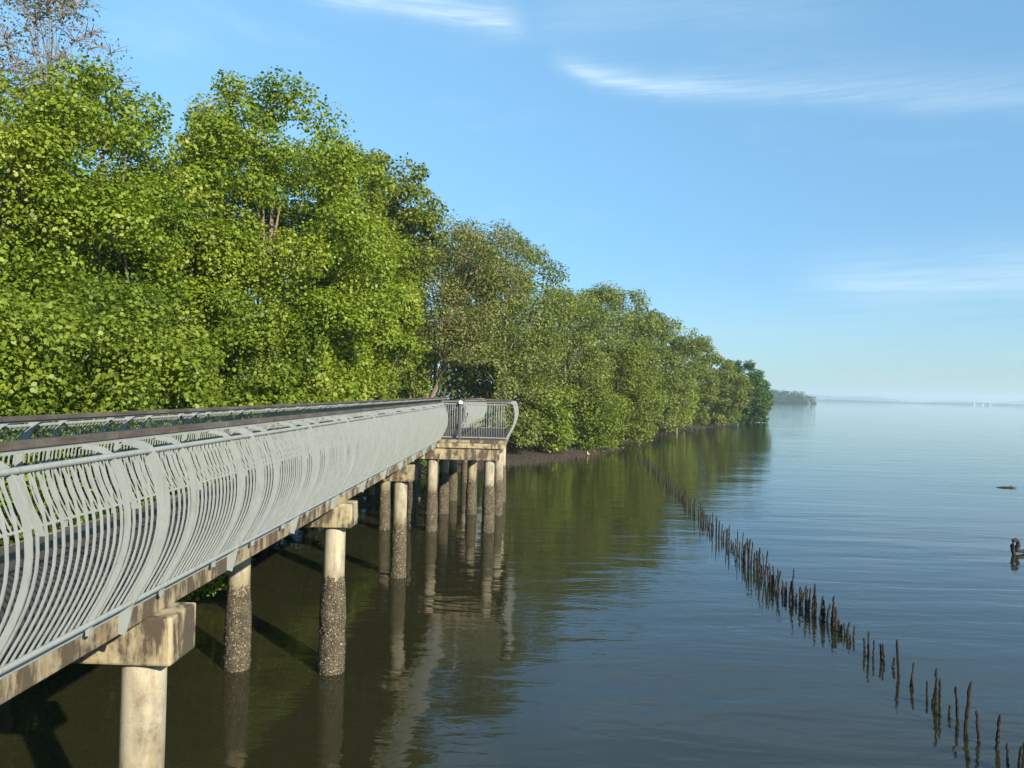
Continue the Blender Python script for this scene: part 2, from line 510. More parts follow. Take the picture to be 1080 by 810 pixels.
rl = empty("railing", (-2.92, 2, ZT), "long pale grey bowed metal railing nearest the camera, along the water side of the boardwalk", "railing")
rail_run(rl, (-2.88, 1.5), (-2.88, 25.25), (1, 0), 5.5 - 1.5 - 4.0 + 2.0, budget=100, start_from=2.2)
rl2 = empty("railing", (-5.32, 4, ZT), "grey railing with brown timber handrail on the tree side of the boardwalk", "railing")
rail_run(rl2, (-5.32, 3.0), (-5.32, 50.0), (-1, 0), 1.2, budget=100, start_from=4.0, dark_bar=True)
rl3 = empty("railing", (-0.9, 25.3, ZT), "short bowed grey railing enclosing the lookout platform where the boardwalk widens over water", "railing")
rail_run(rl3, (-0.70, 25.3), (-2.86, 25.3), (0, -1), 0.9, dz=0.07, foot=False, upright=True, budget=40, PW=0.018)
rail_run(rl3, (-0.68, 25.3), (-0.68, 32.5), (1, 0), 1.4, dz=0.07, foot=False, upright=True, budget=40)
rail_run(rl3, (-0.70, 32.5), (-2.86, 32.5), (0, 1), 0.9, dz=0.07, foot=False, upright=True, budget=20)
m = MB(); m.box(-2.27, -2.19, 25.0, 25.08, H - 1.74, H - 0.40); under(m.build("dark_post", DARKPOST, bevel=0.005), rl3)
m = MB(); m.tube([(-2.23, 25.04, H - 0.398), (-2.23, 25.04, H - 0.34), (-2.23, 25.04, H - 0.30)], [0.07, 0.07, 0.03], 12); under(m.build("post_cap", WHITE), rl3)
rl4 = empty("railing", (-2.92, 33, ZT), "far stretch of grey railing beyond the lookout platform where the boardwalk enters the trees", "railing")
rail_run(rl4, (-2.92, 32.6), (-2.92, 50), (1, 0), 1.0, budget=60)


# ------------------------------------------------------------------ trees
def rand_unit(r, n):
    v = r.normal(size=(n, 3)); return v / np.linalg.norm(v, axis=1)[:, None]


SHAPE6 = np.array([(-0.5, 0), (-0.22, 0.36), (0.2, 0.33), (0.5, 0), (0.2, -0.33), (-0.22, -0.36)])
SHAPE4 = np.array([(-0.5, 0), (0.0, 0.32), (0.5, 0), (0.0, -0.32)])


def leaves_at(r, P, dirs, size, shape, upb=0.55, rnd=0.75):
    n = len(P)
    N = dirs * 0.55 + np.array((0, 0, upb)) + r.normal(size=(n, 3)) * rnd * 0.6
    N /= np.linalg.norm(N, axis=1)[:, None]
    A = rand_unit(r, n); A = A - (A * N).sum(1)[:, None] * N; A /= np.linalg.norm(A, axis=1)[:, None]
    B = np.cross(N, A)
    s = (size * r.uniform(0.5, 1.4, n))[:, None, None]
    return P[:, None, :] + (A[:, None, :] * shape[None, :, :1] + B[:, None, :] * shape[None, :, 1:]) * s


def tree(name, label, cat, x, y, h, rx, ry, z0, nclump, nleaf, size, lm, seed, group=None, bark=None, prof=(0.8, 1.0, 0.42, 0.3), cr=(0.7, 1.3),
         shape=SHAPE4, lean=(0, 0), zb=0.3, limbs=14, trunk_r=None, shell=0.55, thin=1.0, lobes=5, limb_r=0.5, twigs=0):
    """tapered trunk with limbs and a crown of leaf clumps"""
    r = np.random.default_rng(seed)
    root = empty(name, (x, y, zb), label, cat, group)
    bark = bark or BARK
    # clump centres in the crown volume
    C = []
    ph = r.uniform(0, 6.28, 4)
    lobe_a = r.uniform(0, 6.28, lobes); lobe_z = r.uniform(0.25, 0.95, lobes)
    p0, p1, tp, p2 = prof                 # relative radius at the bottom, widest, height of widest, top
    while len(C) < nclump:
        t = r.uniform(0, 1)
        w = p0 + (p1 - p0) * (t / tp) if t < tp else p2 + (p1 - p2) * math.sqrt(max(0, 1 - ((t - tp) / (1 - tp)) ** 2))
        if r.uniform() > w: continue
        a = r.uniform(0, 2 * math.pi)
        wob = 1 + 0.16 * math.sin(2 * a + ph[0] + 3 * t) + 0.12 * math.sin(3 * a + ph[1] - 5 * t) + 0.10 * math.sin(9 * t + ph[2])
        for la, lz in zip(lobe_a, lobe_z):
            da = (a - la + math.pi) % (2 * math.pi) - math.pi
            wob += 0.22 * math.exp(-(da / 0.45) ** 2 - ((t - lz) / 0.13) ** 2)
        q = shell + (1 - shell) * math.sqrt(r.uniform()) if r.uniform() < 0.8 else r.uniform(0.1, 1)
        C.append((rx * w * wob * q * math.cos(a) + lean[0] * t, ry * w * wob * q * math.sin(a) + lean[1] * t, z0 + (h - 0.6 * cr[1] - z0) * t - zb, t))
    C = np.array(C); T = C[:, 3]; C = C[:, :3]
    crad = r.uniform(cr[0], cr[1], nclump)
    wgt = crad ** 2; cnt = np.maximum(3, (nleaf * wgt / wgt.sum() * r.uniform(0.2, 1.6, nclump) * thin)).astype(int)
    idx = np.repeat(np.arange(nclump), cnt)
    d = rand_unit(r, len(idx)); rad = crad[idx] * r.uniform(0.15, 1, len(idx)) ** 0.5
    P = C[idx] + d * rad[:, None] * np.array((1, 1, 0.72))
    wx, wy, wz = P[:, 0] + x, P[:, 1] + y, P[:, 2] + zb
    keep = (wz > 0.12) & ~((wx > -5.8) & (wx < -2.3) & (wz < 6.3) & (wy < 56))      # foliage is cut back along the walk
    P, d, idx = P[keep], d[keep], idx[keep]
    V = leaves_at(r, P, d, size, shape)
    ctint = r.normal(0, 0.15, nclump)
    tint = np.clip(0.55 + ctint[idx] + r.normal(0, 0.17, len(idx)), 0, 1)
    co = bpy.data.objects.new("crown", leaf_mesh("crown", V, shape.shape[0], lm, tint)); COL.objects.link(co); co.parent = root
    # trunk + limbs
    tr = trunk_r or max(0.10, h * 0.014)
    b = MB()
    top = Vector((lean[0] * 0.8, lean[1] * 0.8, (h - zb) * 0.86)); base = Vector((0, 0, -0.5))
    pts, rr = [], []
    ns = 9
    for i_ in range(ns):
        t = i_ / (ns - 1)
        j = Vector((r.normal() * 0.03 * h * 0.35, r.normal() * 0.03 * h * 0.35, 0)) if 0 < i_ < ns - 1 else Vector((0, 0, 0))
        pts.append(base.lerp(top, t) + j); rr.append(tr * (1.25 if i_ == 0 else 1) * (1 - 0.86 * t))
    b.tube(pts, rr, 8)
    order = r.permutation(nclump)[:limbs]
    for ci in order:
        end = Vector(C[ci])
        t0 = min(0.93, max(0.12, (end.z / max(top.z, 1)) * (0.7 if limb_r > 0.4 else 0.9) - 0.08))
        k0 = t0 * (ns - 1); i0 = int(k0); st = pts[i0].lerp(pts[min(i0 + 1, ns - 1)], k0 - i0)
        mid = st.lerp(end, 0.5) + Vector((r.normal() * 0.15, r.normal() * 0.15, 0.12 * (end - st).length))
        r0 = tr * (1 - 0.86 * t0) * limb_r
        b.tube([st, st.lerp(mid, 0.5) + Vector((0, 0, 0.05)), mid, mid.lerp(end, 0.6), end], [r0, r0 * 0.85, r0 * 0.65, r0 * 0.45, r0 * 0.25], 6)
    for ci in range(nclump if twigs else 0):
        c0 = Vector(C[ci])
        for _ in range(twigs):
            dv = Vector(rand_unit(r, 1)[0]); dv.z = abs(dv.z) * 0.8; e = c0 + dv * crad[ci]
            b.tube([c0 - dv * 0.15 * crad[ci], c0 + dv * crad[ci] * 0.5 + Vector((0, 0, 0.04)), e], [0.012, 0.009, 0.004], 4, False)
    b.build("trunk", bark, root, smooth=True)
    return root


G1 = "leafy trees behind the boardwalk"
G2 = "mangrove trees along the shore"
near = dict(shape=SHAPE6, size=0.145, cr=(0.55, 1.0))
# name label x y h rx ry z0 nclump nleaf material seed

def px_tree(px, D, top, r, **kw):
    p = at(px, 400, D); ht = at(px, top, D).z
    return p.x, D, ht


def place(name, label, px, D, top, rx, ry, z0, ncl, nlf, size, lm, seed, group, **kw):
    p = at(px, top, D)
    return tree(name, label, "tree" if "shrub" not in name else "shrub", p.x, D, p.z, rx, ry, z0, ncl, nlf, size, lm, seed, group=group, **kw)


K6 = dict(shape=SHAPE6, cr=(0.45, 0.95), prof=(0.8, 1.0, 0.42, 0.4))
place("broadleaf_tree", "bright green broad leaved tree at the left edge of the picture behind the railing", -24, 15.5, 44, 1.55, 2.6, 1.2, 190, 135000, 0.078, L_BRIGHT, 11, G1, **K6)
place("broadleaf_tree", "rounded bright green tree directly below the tall sparse tree", 114, 17.5, 62, 1.2, 2.4, 1.2, 150, 110000, 0.082, L_BRIGHT, 12, G1, **K6)
place("broadleaf_tree", "tallest wide green tree with leafy dome, left of the picture centre", 287, 24, 84, 2.8, 3.6, 1.0, 380, 170000, 0.098, L_BRIGHT, 13, G1, lobes=8, **{**K6, "prof": (0.8, 1.0, 0.4, 0.3)})
place("broadleaf_tree", "green tree sloping down to the right of the big leafy dome", 360, 29, 140, 2.2, 3.2, 1.0, 210, 80000, 0.112, L_BRIGHT, 14, G1, **K6)
place("broadleaf_tree", "loose crowned green tree with sky gaps standing behind the big leafy dome", 406, 36, 152, 2.4, 2.5, 6, 190, 40000, 0.15, L_MID, 15, G1, **{**K6, "prof": (0.6, 1.0, 0.6, 0.5)})
place("broadleaf_tree", "green tree filling the gap between the sparse tree and the leafy dome", 185, 21, 172, 1.9, 2.4, 1.2, 170, 90000, 0.09, L_BRIGHT, 16, G1, **K6)
place("broadleaf_tree", "darker green tree standing further back behind the left edge trees", 60, 25, 190, 3.4, 3.5, 1.0, 200, 46000, 0.15, L_MID, 17, G1, **K6)
place("broadleaf_tree", "mid green tree reaching down to the handrail left of the dark gap", 398, 33, 245, 1.9, 2.6, 1.0, 180, 60000, 0.118, L_BRIGHT, 18, G1, **K6)
K6["cr"] = (0.35, 0.8)
place("broadleaf_tree", "mid green tree filling the gap left of the brownish olive mangrove", 418, 50, 262, 2.4, 2.4, 1.0, 180, 26000, 0.16, L_MID, 19, G1, **{**K6, "cr": (0.55, 1.05)})
place("shrub", "yellow green leafy shrub touching the boardwalk at the left edge", 20, 11.8, 270, 1.7, 1.6, 0.8, 150, 60000, 0.07, L_LIME, 21, "shrubs along the boardwalk", **K6)
place("shrub", "yellow green leafy shrub behind the handrail below the rounded tree", 130, 14.2, 285, 1.8, 1.6, 0.8, 150, 56000, 0.075, L_LIME, 22, "shrubs along the boardwalk", **K6)
place("shrub", "lime green shrub behind the handrail directly below the leafy dome", 262, 20.5, 300, 1.5, 1.7, 0.8, 140, 34000, 0.095, L_LIME, 23, "shrubs along the boardwalk", **K6)
place("shrub", "green shrub hugging the far handrail below the sloping tree", 332, 25, 310, 1.5, 1.8, 0.8, 130, 22000, 0.125, L_BRIGHT, 24, "shrubs along the boardwalk", **K6)
place("shrub", "low lime shrub next to the dark opening where the boardwalk enters the trees", 437, 44, 366, 1.5, 2.2, 0.8, 110, 12000, 0.15, L_LIME, 25, "shrubs along the boardwalk", **K6)
place("sparse_tree", "tall sparse half bare tree with pale branches rising above the left trees", 58, 20, -45, 1.75, 1.8, 7.0, 200, 9500, 0.085, L_DRY, 31, None, bark=BARK_DRY, limb_r=0.34, twigs=6,
      cr=(0.35, 0.75), shape=SHAPE4, limbs=150, trunk_r=0.13, shell=0.2)
place("sparse_tree", "small grey green twiggy tree top peeking left of the leafy dome", 226, 27, 92, 1.2, 1.2, 8.5, 60, 5000, 0.10, L_DRY, 32, None, bark=BARK_DRY, limb_r=0.34, twigs=5, cr=(0.35, 0.7), limbs=30, trunk_r=0.11, shell=0.3)

K4 = dict(shape=SHAPE4, cr=(0.6, 1.25))
place("mangrove_tree", "brownish olive mangrove tree right of the leafy green trees", 438, 45, 226, 3.4, 3.6, 5.2, 240, 48000, 0.155, L_TAN, 41, G2, lean=(4.2, 0), lobes=8, **K4)
place("mangrove_tree", "tall olive mangrove tree behind the lookout platform", 535, 55, 240, 3.8, 3.8, 1.2, 280, 44000, 0.19, L_OLIVE, 42, G2, lobes=8, **K4)
place("mangrove_tree", "pale olive mangrove tree overhanging the mud right of the lookout platform", 598, 63, 303, 4.0, 3.8, 1.0, 300, 48000, 0.185, L_OLIVE, 43, G2, lobes=9, **K4)
place("mangrove_tree", "round topped olive mangrove tree, highest in the middle of the shore", 640, 76, 292, 4.4, 4.2, 3.0, 260, 38000, 0.22, L_OLIVE, 44, G2, lobes=8, **K4)
place("mangrove_tree", "leaning mid green mangrove tree with its foliage near the water", 652, 71, 350, 3.6, 3.6, 0.6, 230, 34000, 0.21, L_MID, 45, G2, lobes=8, **K4)
place("mangrove_tree", "mid green mangrove tree on the shore behind the far end of the stake row", 690, 90, 326, 4.6, 4.4, 1.2, 250, 36000, 0.25, L_OLIVE, 46, G2, lobes=8, **K4)
place("mangrove_tree", "olive mangrove tree halfway down the receding shoreline", 722, 106, 350, 5.0, 4.8, 1.0, 230, 32000, 0.28, L_OLIVE, 47, G2, lobes=8, **K4)
place("mangrove_tree", "lower olive mangrove tree just before the dark green tree at the point", 752, 122, 370, 5.2, 5.0, 0.8, 220, 28000, 0.31, L_MID, 48, G2, lobes=8, **K4)
place("mangrove_tree", "dark green rounded mangrove tree at the end of the point", 778, 140, 378, 5.0, 5.0, 0.1, 240, 30000, 0.33, L_DARK, 49, G2, lobes=8, **K4)
place("mangrove_tree", "smaller dark green mangrove tree overhanging water at the very tip of the point", 797, 148, 396, 2.6, 4.0, 0.1, 140, 11000, 0.42, L_DARK, 50, G2, **K4)
place("mangrove_tree", "shaded dark green tree beside the opening behind the lookout", 512, 59, 325, 2.6, 2.8, 0.4, 170, 16000, 0.22, L_DARK, 51, G2, **K4)
place("mangrove_tree", "dim olive tree crowding behind the brownish mangrove", 470, 56, 240, 5.0, 4.0, 2.0, 190, 15000, 0.30, L_MID, 52, G2, **K4)
place("mangrove_tree", "olive tree set back inland between the lookout and the round topped tree", 575, 74, 290, 5.0, 4.5, 2.0, 200, 15000, 0.32, L_OLIVE, 53, G2, **K4)
place("mangrove_tree", "lower green tree set back inland behind the halfway mangrove", 672, 104, 318, 5.0, 5.0, 2.0, 170, 11000, 0.38, L_OLIVE, 54, G2, **K4)
place("mangrove_shrub", "lime green bush hanging over the mud right of the lookout piles", 628, 62, 395, 2.2, 2.2, 0.4, 120, 16000, 0.18, L_LIME, 61, "bushes hanging over the water", **K4)
place("mangrove_shrub", "bright green bush low over the water behind the stake row", 676, 78, 360, 1.9, 2.4, 0.5, 120, 14000, 0.2, L_LIME, 62, "bushes hanging over the water", **K4)
place("mangrove_shrub", "small bright bush at the waterline left of the pale olive mangrove", 578, 57, 400, 1.7, 1.7, 0.5, 100, 11000, 0.22, L_LIME, 63, "bushes hanging over the water", **K4)
place("mangrove_shrub", "green bush on the waterline halfway to the point", 715, 96, 385, 2.0, 2.6, 0.5, 100, 7000, 0.30, L_BRIGHT, 64, "bushes hanging over the water", **K4)
# inland wood behind, reads as one dark mass between the trunks
r = np.random.default_rng(99)
cl = []
for y in np.arange(8, 175, 2.6):
    for q in range(5):
        off = r.uniform(5.5 if y < 50 else 7, 13) if y < 50 else r.uniform(6, 14)
        topz = 9 if y < 40 else 9.5 if y < 100 else 7
        cl.append((shore_x(y) - off, y + r.uniform(-1, 1), r.uniform(0.8, topz)))
for y in np.arange(46, 160, 0.9):
    cl.append((shore_x(y) - r.uniform(3 if y < 62 else 0.3, 6), y, r.uniform(0.6, 2.4)))
for y in np.arange(2, 46, 0.6):
    cl.append((shore_x(y) - r.uniform(-0.2, 3), y, r.uniform(0.7, 2.6)))
cl = np.array(cl); n_ = 46
idx = np.repeat(np.arange(len(cl)), n_); d = rand_unit(r, len(idx))
P = cl[idx] + d * (r.uniform(0.2, 1, len(idx)) ** 0.5)[:, None] * np.array((1.8, 1.8, 1.3))
P[:, 2] = np.maximum(P[:, 2], 0.4)
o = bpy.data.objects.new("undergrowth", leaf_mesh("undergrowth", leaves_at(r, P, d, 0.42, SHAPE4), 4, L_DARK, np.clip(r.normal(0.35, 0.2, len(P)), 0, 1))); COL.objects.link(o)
tag(o, "dim undergrowth filling the wood behind the shoreline trees", "undergrowth", kind="stuff")

# prop roots and pneumatophores on the mud
b = MB(); r = np.random.default_rng(5)
for q in range(2600):
    y = r.uniform(50, 150) if q % 3 == 0 else r.uniform(44, 66)
    x = shore_x(y) + r.uniform(-4.2, 1.4)
    hgt = r.uniform(0.10, 0.34) * (1 + (y - 50) / 140)
    b.tube([(x, y, -0.1), (x + r.normal() * 0.04, y, hgt * 0.6), (x + r.normal() * 0.08, y, hgt)], [0.022, 0.018, 0.008], 5)
for q in range(300):
    y = r.uniform(46, 150) if q % 3 else r.uniform(48, 64); x = shore_x(y) - (r.uniform(4.5, 8) if y < 64 else r.uniform(0.2, 3.0)); a = r.uniform(0, 6.28); L_ = r.uniform(0.8, 1.8); hh = r.uniform(0.7, 1.6)
    b.tube([(x, y, hh), (x + L_ * 0.5 * math.cos(a), y + L_ * 0.5 * math.sin(a), hh * 0.8), (x + L_ * math.cos(a), y + L_ * math.sin(a), -0.1)], [0.04, 0.035, 0.03], 5)
o = b.build("mangrove_roots", ROOT); tag(o, "thin brown breathing roots standing in the mud along the shore", "roots", kind="stuff")

# ------------------------------------------------------------------ far wood, far shore
r = np.random.default_rng(8)
cl = []
for q in range(700):
    u = r.uniform() ** 0.8
    x = 190 + 148 * u; y = 940 + r.uniform(-25, 70) - 20 * u
    topz = 19 * (1 - 0.55 * max(0, (u - 0.72) / 0.28) ** 1.6) * (0.85 + 0.15 * math.sin(u * 23))
    cl.append((x, y, r.uniform(0.0, 1) * topz))
cl = np.array(cl); idx = np.repeat(np.arange(len(cl)), 40); d = rand_unit(r, len(idx))
P = cl[idx] + d * 3.4 * np.array((1, 1, 0.6)); P[:, 2] = np.maximum(P[:, 2], 0.3)
o = bpy.data.objects.new("far_wood", leaf_mesh("far_wood", leaves_at(r, P, d, 2.0, SHAPE4), 4, L_DARK, np.clip(r.normal(0.4, 0.2, len(P)), 0, 1))); COL.objects.link(o)
tag(o, "hazy wooded headland seen far along the shore", "wood", kind="stuff")


def ridge(name, D, x0, x1, hfun, depth, n, mat, seed):
    rr = np.random.default_rng(seed); V = []; F = []
    xs = np.linspace(x0, x1, n)
    for j, (dy, kz) in enumerate(((0, 0), (depth * 0.25, 0.75), (depth * 0.5, 1.0), (depth, 0.0))):
        for x in xs: V.append((x, D + dy, -0.2 + kz * max(0.3, hfun(x, rr))))
    for j in range(3):
        for i_ in range(n - 1): F.append((j * n + i_, j * n + i_ + 1, (j + 1) * n + i_ + 1, (j + 1) * n + i_))
    b_ = MB(); b_.add(V, F); o_ = b_.build(name, mat, smooth=True); tag(o_, kind="structure"); return o_


ridge("far_shore", 2600, 960, 3000, lambda x, q: 6.0 + 2.2 * math.sin(x * 0.013) + q.normal() * 1.2, 120, 500, SHORE, 1)
ridge("hills", 4300, 1400, 4000, lambda x, q: 26 + 12 * math.sin(x * 0.0041 + 1) + 7 * math.sin(x * 0.013), 500, 160, SHORE, 2)
gb = "white buildings on the far shore"
for q, (px, wid, hgt, lab) in enumerate(((1027, 5, 7, "left white building of the tiny row on the far shore"), (1036, 6, 4, "middle low white building of the tiny row on the far shore"),
                                         (1044, 4, 6, "right white building of the tiny row on the far shore"))):
    p = at(px, 428, 2560)
    rt = empty("building", (p.x, 2560, 0), lab, "building", gb)
    m_ = MB(); m_.box(-wid / 2, wid / 2, -4, 4, 0, hgt); m_.build("wall", WHITEWALL, rt)
    m_ = MB(); m_.add([(-wid / 2 - .4, -4.5, hgt), (wid / 2 + .4, -4.5, hgt), (wid / 2 + .4, 4.5, hgt), (-wid / 2 - .4, 4.5, hgt), (-wid / 2, 0, hgt + 1.8), (wid / 2, 0, hgt + 1.8)],
                      [(0, 1, 5, 4), (2, 3, 4, 5), (1, 2, 5), (3, 0, 4), (3, 2, 1, 0)]); m_.build("roof", ROOFGREY, rt)

# ------------------------------------------------------------------ stakes
r = np.random.default_rng(21)
stake_me = []
for q in range(8):
    b = MB(); n = 16
    pts, rad = [], []
    bend = r.normal(0, 0.018, 2)
    for i_ in range(n):
        t = i_ / (n - 1)
        pts.append((bend[0] * t * t + r.normal() * 0.006, bend[1] * t * t + r.normal() * 0.006, -0.25 + 1.25 * t)); rad.append(0.034 * (1.10 - 0.42 * t - (0.35 if i_ == n - 1 else 0)) * r.uniform(0.7, 1.3))
    b.tube(pts, rad, 7)
    stake_me.append(b.mesh("stake", STAKE))
GS = "dark wooden stakes in a row across the water"


def stake(x, y, h, label, lean=None, thick=1.0):
    o_ = bpy.data.objects.new("wooden_stake", stake_me[int(r.integers(8))]); COL.objects.link(o_)
    o_.location = (x, y, 0); o_.scale = (thick, thick, h); o_.rotation_euler = (*(lean or (r.normal() * 0.05, r.normal() * 0.05)), r.uniform(0, 6.28))
    return tag(o_, label, "stake", GS)


crop = lambda cx, cy: (860 + cx / 4.5, 630 + cy / 4.5)
#  base (crop px), height (crop px), lean about the view axis, label
hand = [((985, 870), 175, 0, 1.0, "stake cut by the right edge of the picture, nearest the camera"), ((965, 850), 145, 0, 1.0, "nearest free standing stake beside the right edge pair"),
        ((915, 830), 130, 0, 0.9, "thin nearest stake left of the right edge pair"),
        ((862, 720), 165, 0, 1.3, "thick stake with a knobbly side standing alone at lower right"), ((775, 680), 140, 0.08, 1.15, "dark stake stump right of the thickest stake"),
        ((712, 640), 240, 0.05, 1.25, "thickest tall stake of the whole row, leaning, at lower right"), ((678, 590), 165, 0, 1.2, "straight tall stake just left of the thickest stake"),
        ((636, 570), 55, 0, 1.0, "very short stake alone left of the thick pair"), ((572, 530), 190, 0, 1.2, "tallest stake in the lower right cluster of three"),
        ((590, 525), 140, 0, 1.0, "right stake of the lower right cluster of three"), ((556, 510), 100, 0, 1.0, "left stake of the lower right cluster of three"),
        ((530, 470), 75, 0, 0.9, "thin stake left of the cluster of three"), ((463, 430), 70, 0, 0.8, "short stake beside the strongly leaning stake"),
        ((452, 425), 115, 0.24, 0.9, "strongly leaning bent stake in the gap of the row"), ((396, 370), 165, 0, 1.1, "tall slim stake left of the leaning stake"),
        ((370, 335), 52, 0, 1.2, "stubby stake beside the tall slim stake"), ((327, 310), 90, 0, 0.9, "right stake of the close pair in mid row"), ((313, 305), 82, 0, 1.0, "left stake of the close pair in mid row"),
        ((275, 290), 85, 0, 0.9, "right stake of the loose trio in mid row"), ((250, 285), 125, 0, 1.0, "tallest stake of the loose trio in mid row"), ((235, 270), 75, 0, 1.1, "left stake of the loose trio in mid row"),
        ((181, 200), 65, 0, 0.9, "single thin stake standing apart above the loose trio")]
for (cx, cy), hp, ln, th, lab in hand:
    px, py = crop(cx, cy); g = ground(px, py)
    hm = hp / 4.5 / 800 * g.y
    stake(g.x, g.y, hm, lab, lean=(0, -ln) if ln else None, thick=th * 0.68)
# the denser part of the row: (px, py) of the waterline, number of stakes to the next node, height in px
line = [((896, 675), 8, 22), ((880, 662), 10, 27), ((862, 650), 12, 29), ((845, 640), 10, 30), ((829, 630), 8, 30), ((815, 620), 9, 28), ((798, 603), 12, 26), ((778, 585), 12, 23),
        ((758, 566), 12, 20), ((740, 549), 12, 18), ((722, 531), 13, 16), ((706, 514), 14, 13), ((693, 500), 14, 11), ((682, 489), 12, 9), ((672, 481), 0, 8)]
zone = {0: "stake in the crowded foreground stretch of the row", 1: "stake in the close set middle stretch of the row", 2: "small stake in the thin far stretch of the row near the shore"}
for ((a, n, hh), (b_, _, hh2)) in zip(line, line[1:]):
    for q in range(n):
        t = (q + r.uniform(-0.75, 0.75)) / max(n, 1)
        px = a[0] + (b_[0] - a[0]) * t + r.normal() * 1.0; py = a[1] + (b_[1] - a[1]) * t + r.normal() * 0.8
        g = ground(px, py); hm = (hh + (hh2 - hh) * t) * r.choice([0.35, 0.5, 0.7, 0.85, 1.1]) / 800 * g.y
        z_ = 0 if g.y < 24 else 1 if g.y < 40 else 2
        stake(g.x, g.y, hm, zone[z_], thick=r.uniform(0.55, 0.95))

# bent driftwood at the right edge
g = ground(1070, 585.5); sc = g.y / 800
dr = MB()
pts = [(0, -0.4), (-1, 4), (-1.2, 10), (0.6, 14.6), (3.5, 15.2), (6.5, 13), (7.5, 9), (5.8, 5.5), (6.5, 3.4), (10, 2.8), (16, 2.6), (22, -1)]
dr.tube([(g.x + a * sc, g.y + 0.03 * i_, b_ * sc) for i_, (a, b_) in enumerate(pts)], [2.1 * sc * random.uniform(0.85, 1.15) for _ in pts], 8)
tag(dr.build("driftwood_branch", STAKE, smooth=True), "black bent branch looping out of the water at the right edge of the picture", "branch")


g = ground(1062, 514.5); dr = MB()
dr.tube([(g.x - 0.55, g.y + 0.1, 0.0), (g.x - 0.2, g.y, 0.03), (g.x + 0.2, g.y + 0.05, 0.025), (g.x + 0.5, g.y - 0.05, 0.06)], [0.02, 0.05, 0.045, 0.015], 7)
dr.tube([(g.x + 0.1, g.y, 0.03), (g.x + 0.3, g.y + 0.1, 0.1), (g.x + 0.36, g.y + 0.2, 0.16)], [0.03, 0.02, 0.008], 6)
tag(dr.build("floating_branch", STAKE, smooth=True), "small dark branch floating flat on open water, above the looping branch", "branch")


# egrets on the mud
def egret(px, py, D, hpx, label, face=1):
    p = at(px, py, D); s = hpx / 800 * D / 0.62
    vs = [(0, 0, 0.34), (-0.10, 0, 0.30), (-0.20, 0, 0.25), (0.09, 0, 0.40), (0.10, 0, 0.47), (0.06, 0, 0.53), (0.08, 0, 0.59), (0.12, 0, 0.605), (0.19, 0, 0.595), (0.01, 0.03, 0.22), (0.02, 0.03, 0.0), (0.01, -0.03, 0.22), (0.04, -0.03, 0.0)]
    ed = [(0, 1), (1, 2), (0, 3), (3, 4), (4, 5), (5, 6), (6, 7), (7, 8), (0, 9), (9, 10), (0, 11), (11, 12)]
    ra = [0.075, 0.065, 0.02, 0.045, 0.025, 0.022, 0.028, 0.022, 0.004, 0.018, 0.008, 0.018, 0.008]
    me = bpy.data.meshes.new("egret"); me.from_pydata(vs, ed, []); o_ = bpy.data.objects.new("egret", me); COL.objects.link(o_)
    md = o_.modifiers.new("skin", "SKIN"); me.skin_vertices[0].data[0].use_root = True
    for sv, q in zip(me.skin_vertices[0].data, ra): sv.radius = (q, q)
    o_.modifiers.new("sub", "SUBSURF").levels = 1
    me.materials.append(WHITE)
    o_.location = (p.x, D, max(-0.05, float(np.interp(shore_x(D) - p.x, [-1.6, -.8, -.2, .6, 1.8, 4, 9], [-.25, -.06, .05, .14, .25, .34, .4])))); o_.scale = (s * face, s, s)
    return tag(o_, label, "bird", "egrets on the mud")


egret(549.5, 474, 59.5, 8, "white egret standing on the mud, second from the lookout piles")
egret(538.5, 475, 58.5, 6, "small white egret nearest the lookout piles", -1)
egret(577, 480, 57.5, 6, "white egret standing in the shallows below the small bright bush")
egret(620.5, 480, 57, 5.5, "white egret alone at the right end of the mud", -1)

# ------------------------------------------------------------------ haze
hz = MB(); hz.box(-5200, 5200, -5200, 5200, -1.2, 60)
ho = hz.build("haze", NT("air").m)
t = ho.data.materials[0].node_tree
for nd in list(t.nodes):
    if nd.type == "BSDF_PRINCIPLED": t.nodes.remove(nd)
pv = t.nodes.new("ShaderNodeVolumePrincipled"); pv.inputs["Color"].default_value = (0.66, 0.86, 1.0, 1)
pv.inputs["Density"].default_value = 0.00032; pv.inputs["Anisotropy"].default_value = 0.2
t.links.new(pv.outputs[0], [n for n in t.nodes if n.type == "OUTPUT_MATERIAL"][0].inputs["Volume"])
tag(ho, "thin pale haze over the strait", "haze", kind="stuff")

# ------------------------------------------------------------------ light and sky
SUN_EL, SUN_AZ = R(25), math.atan2(0.66, -0.75)
sd = Vector((math.sin(SUN_AZ) * math.cos(SUN_EL), math.cos(SUN_AZ) * math.cos(SUN_EL), math.sin(SUN_EL)))
ld = bpy.data.lights.new("sun", "SUN"); lo = bpy.data.objects.new("sun", ld); COL.objects.link(lo)
ld.energy = 4.6; ld.angle = R(0.53); ld.color = (1.0, 0.885, 0.71)
lo.rotation_euler = sd.to_track_quat("Z", "Y").to_euler(); lo.location = (30, -40, 40)

w = bpy.data.worlds.new("World"); S.world = w; w.use_nodes = True
wt = w.node_tree; N = wt.nodes; Lk = wt.links
bg = N["Background"]; bg.inputs["Strength"].default_value = 0.074
sky = N.new("ShaderNodeTexSky"); sky.sky_type = "NISHITA"; sky.sun_disc = False
sky.sun_elevation = SUN_EL; sky.sun_rotation = SUN_AZ; sky.air_density = 1.0; sky.dust_density = 0.25; sky.ozone_density = 2.6


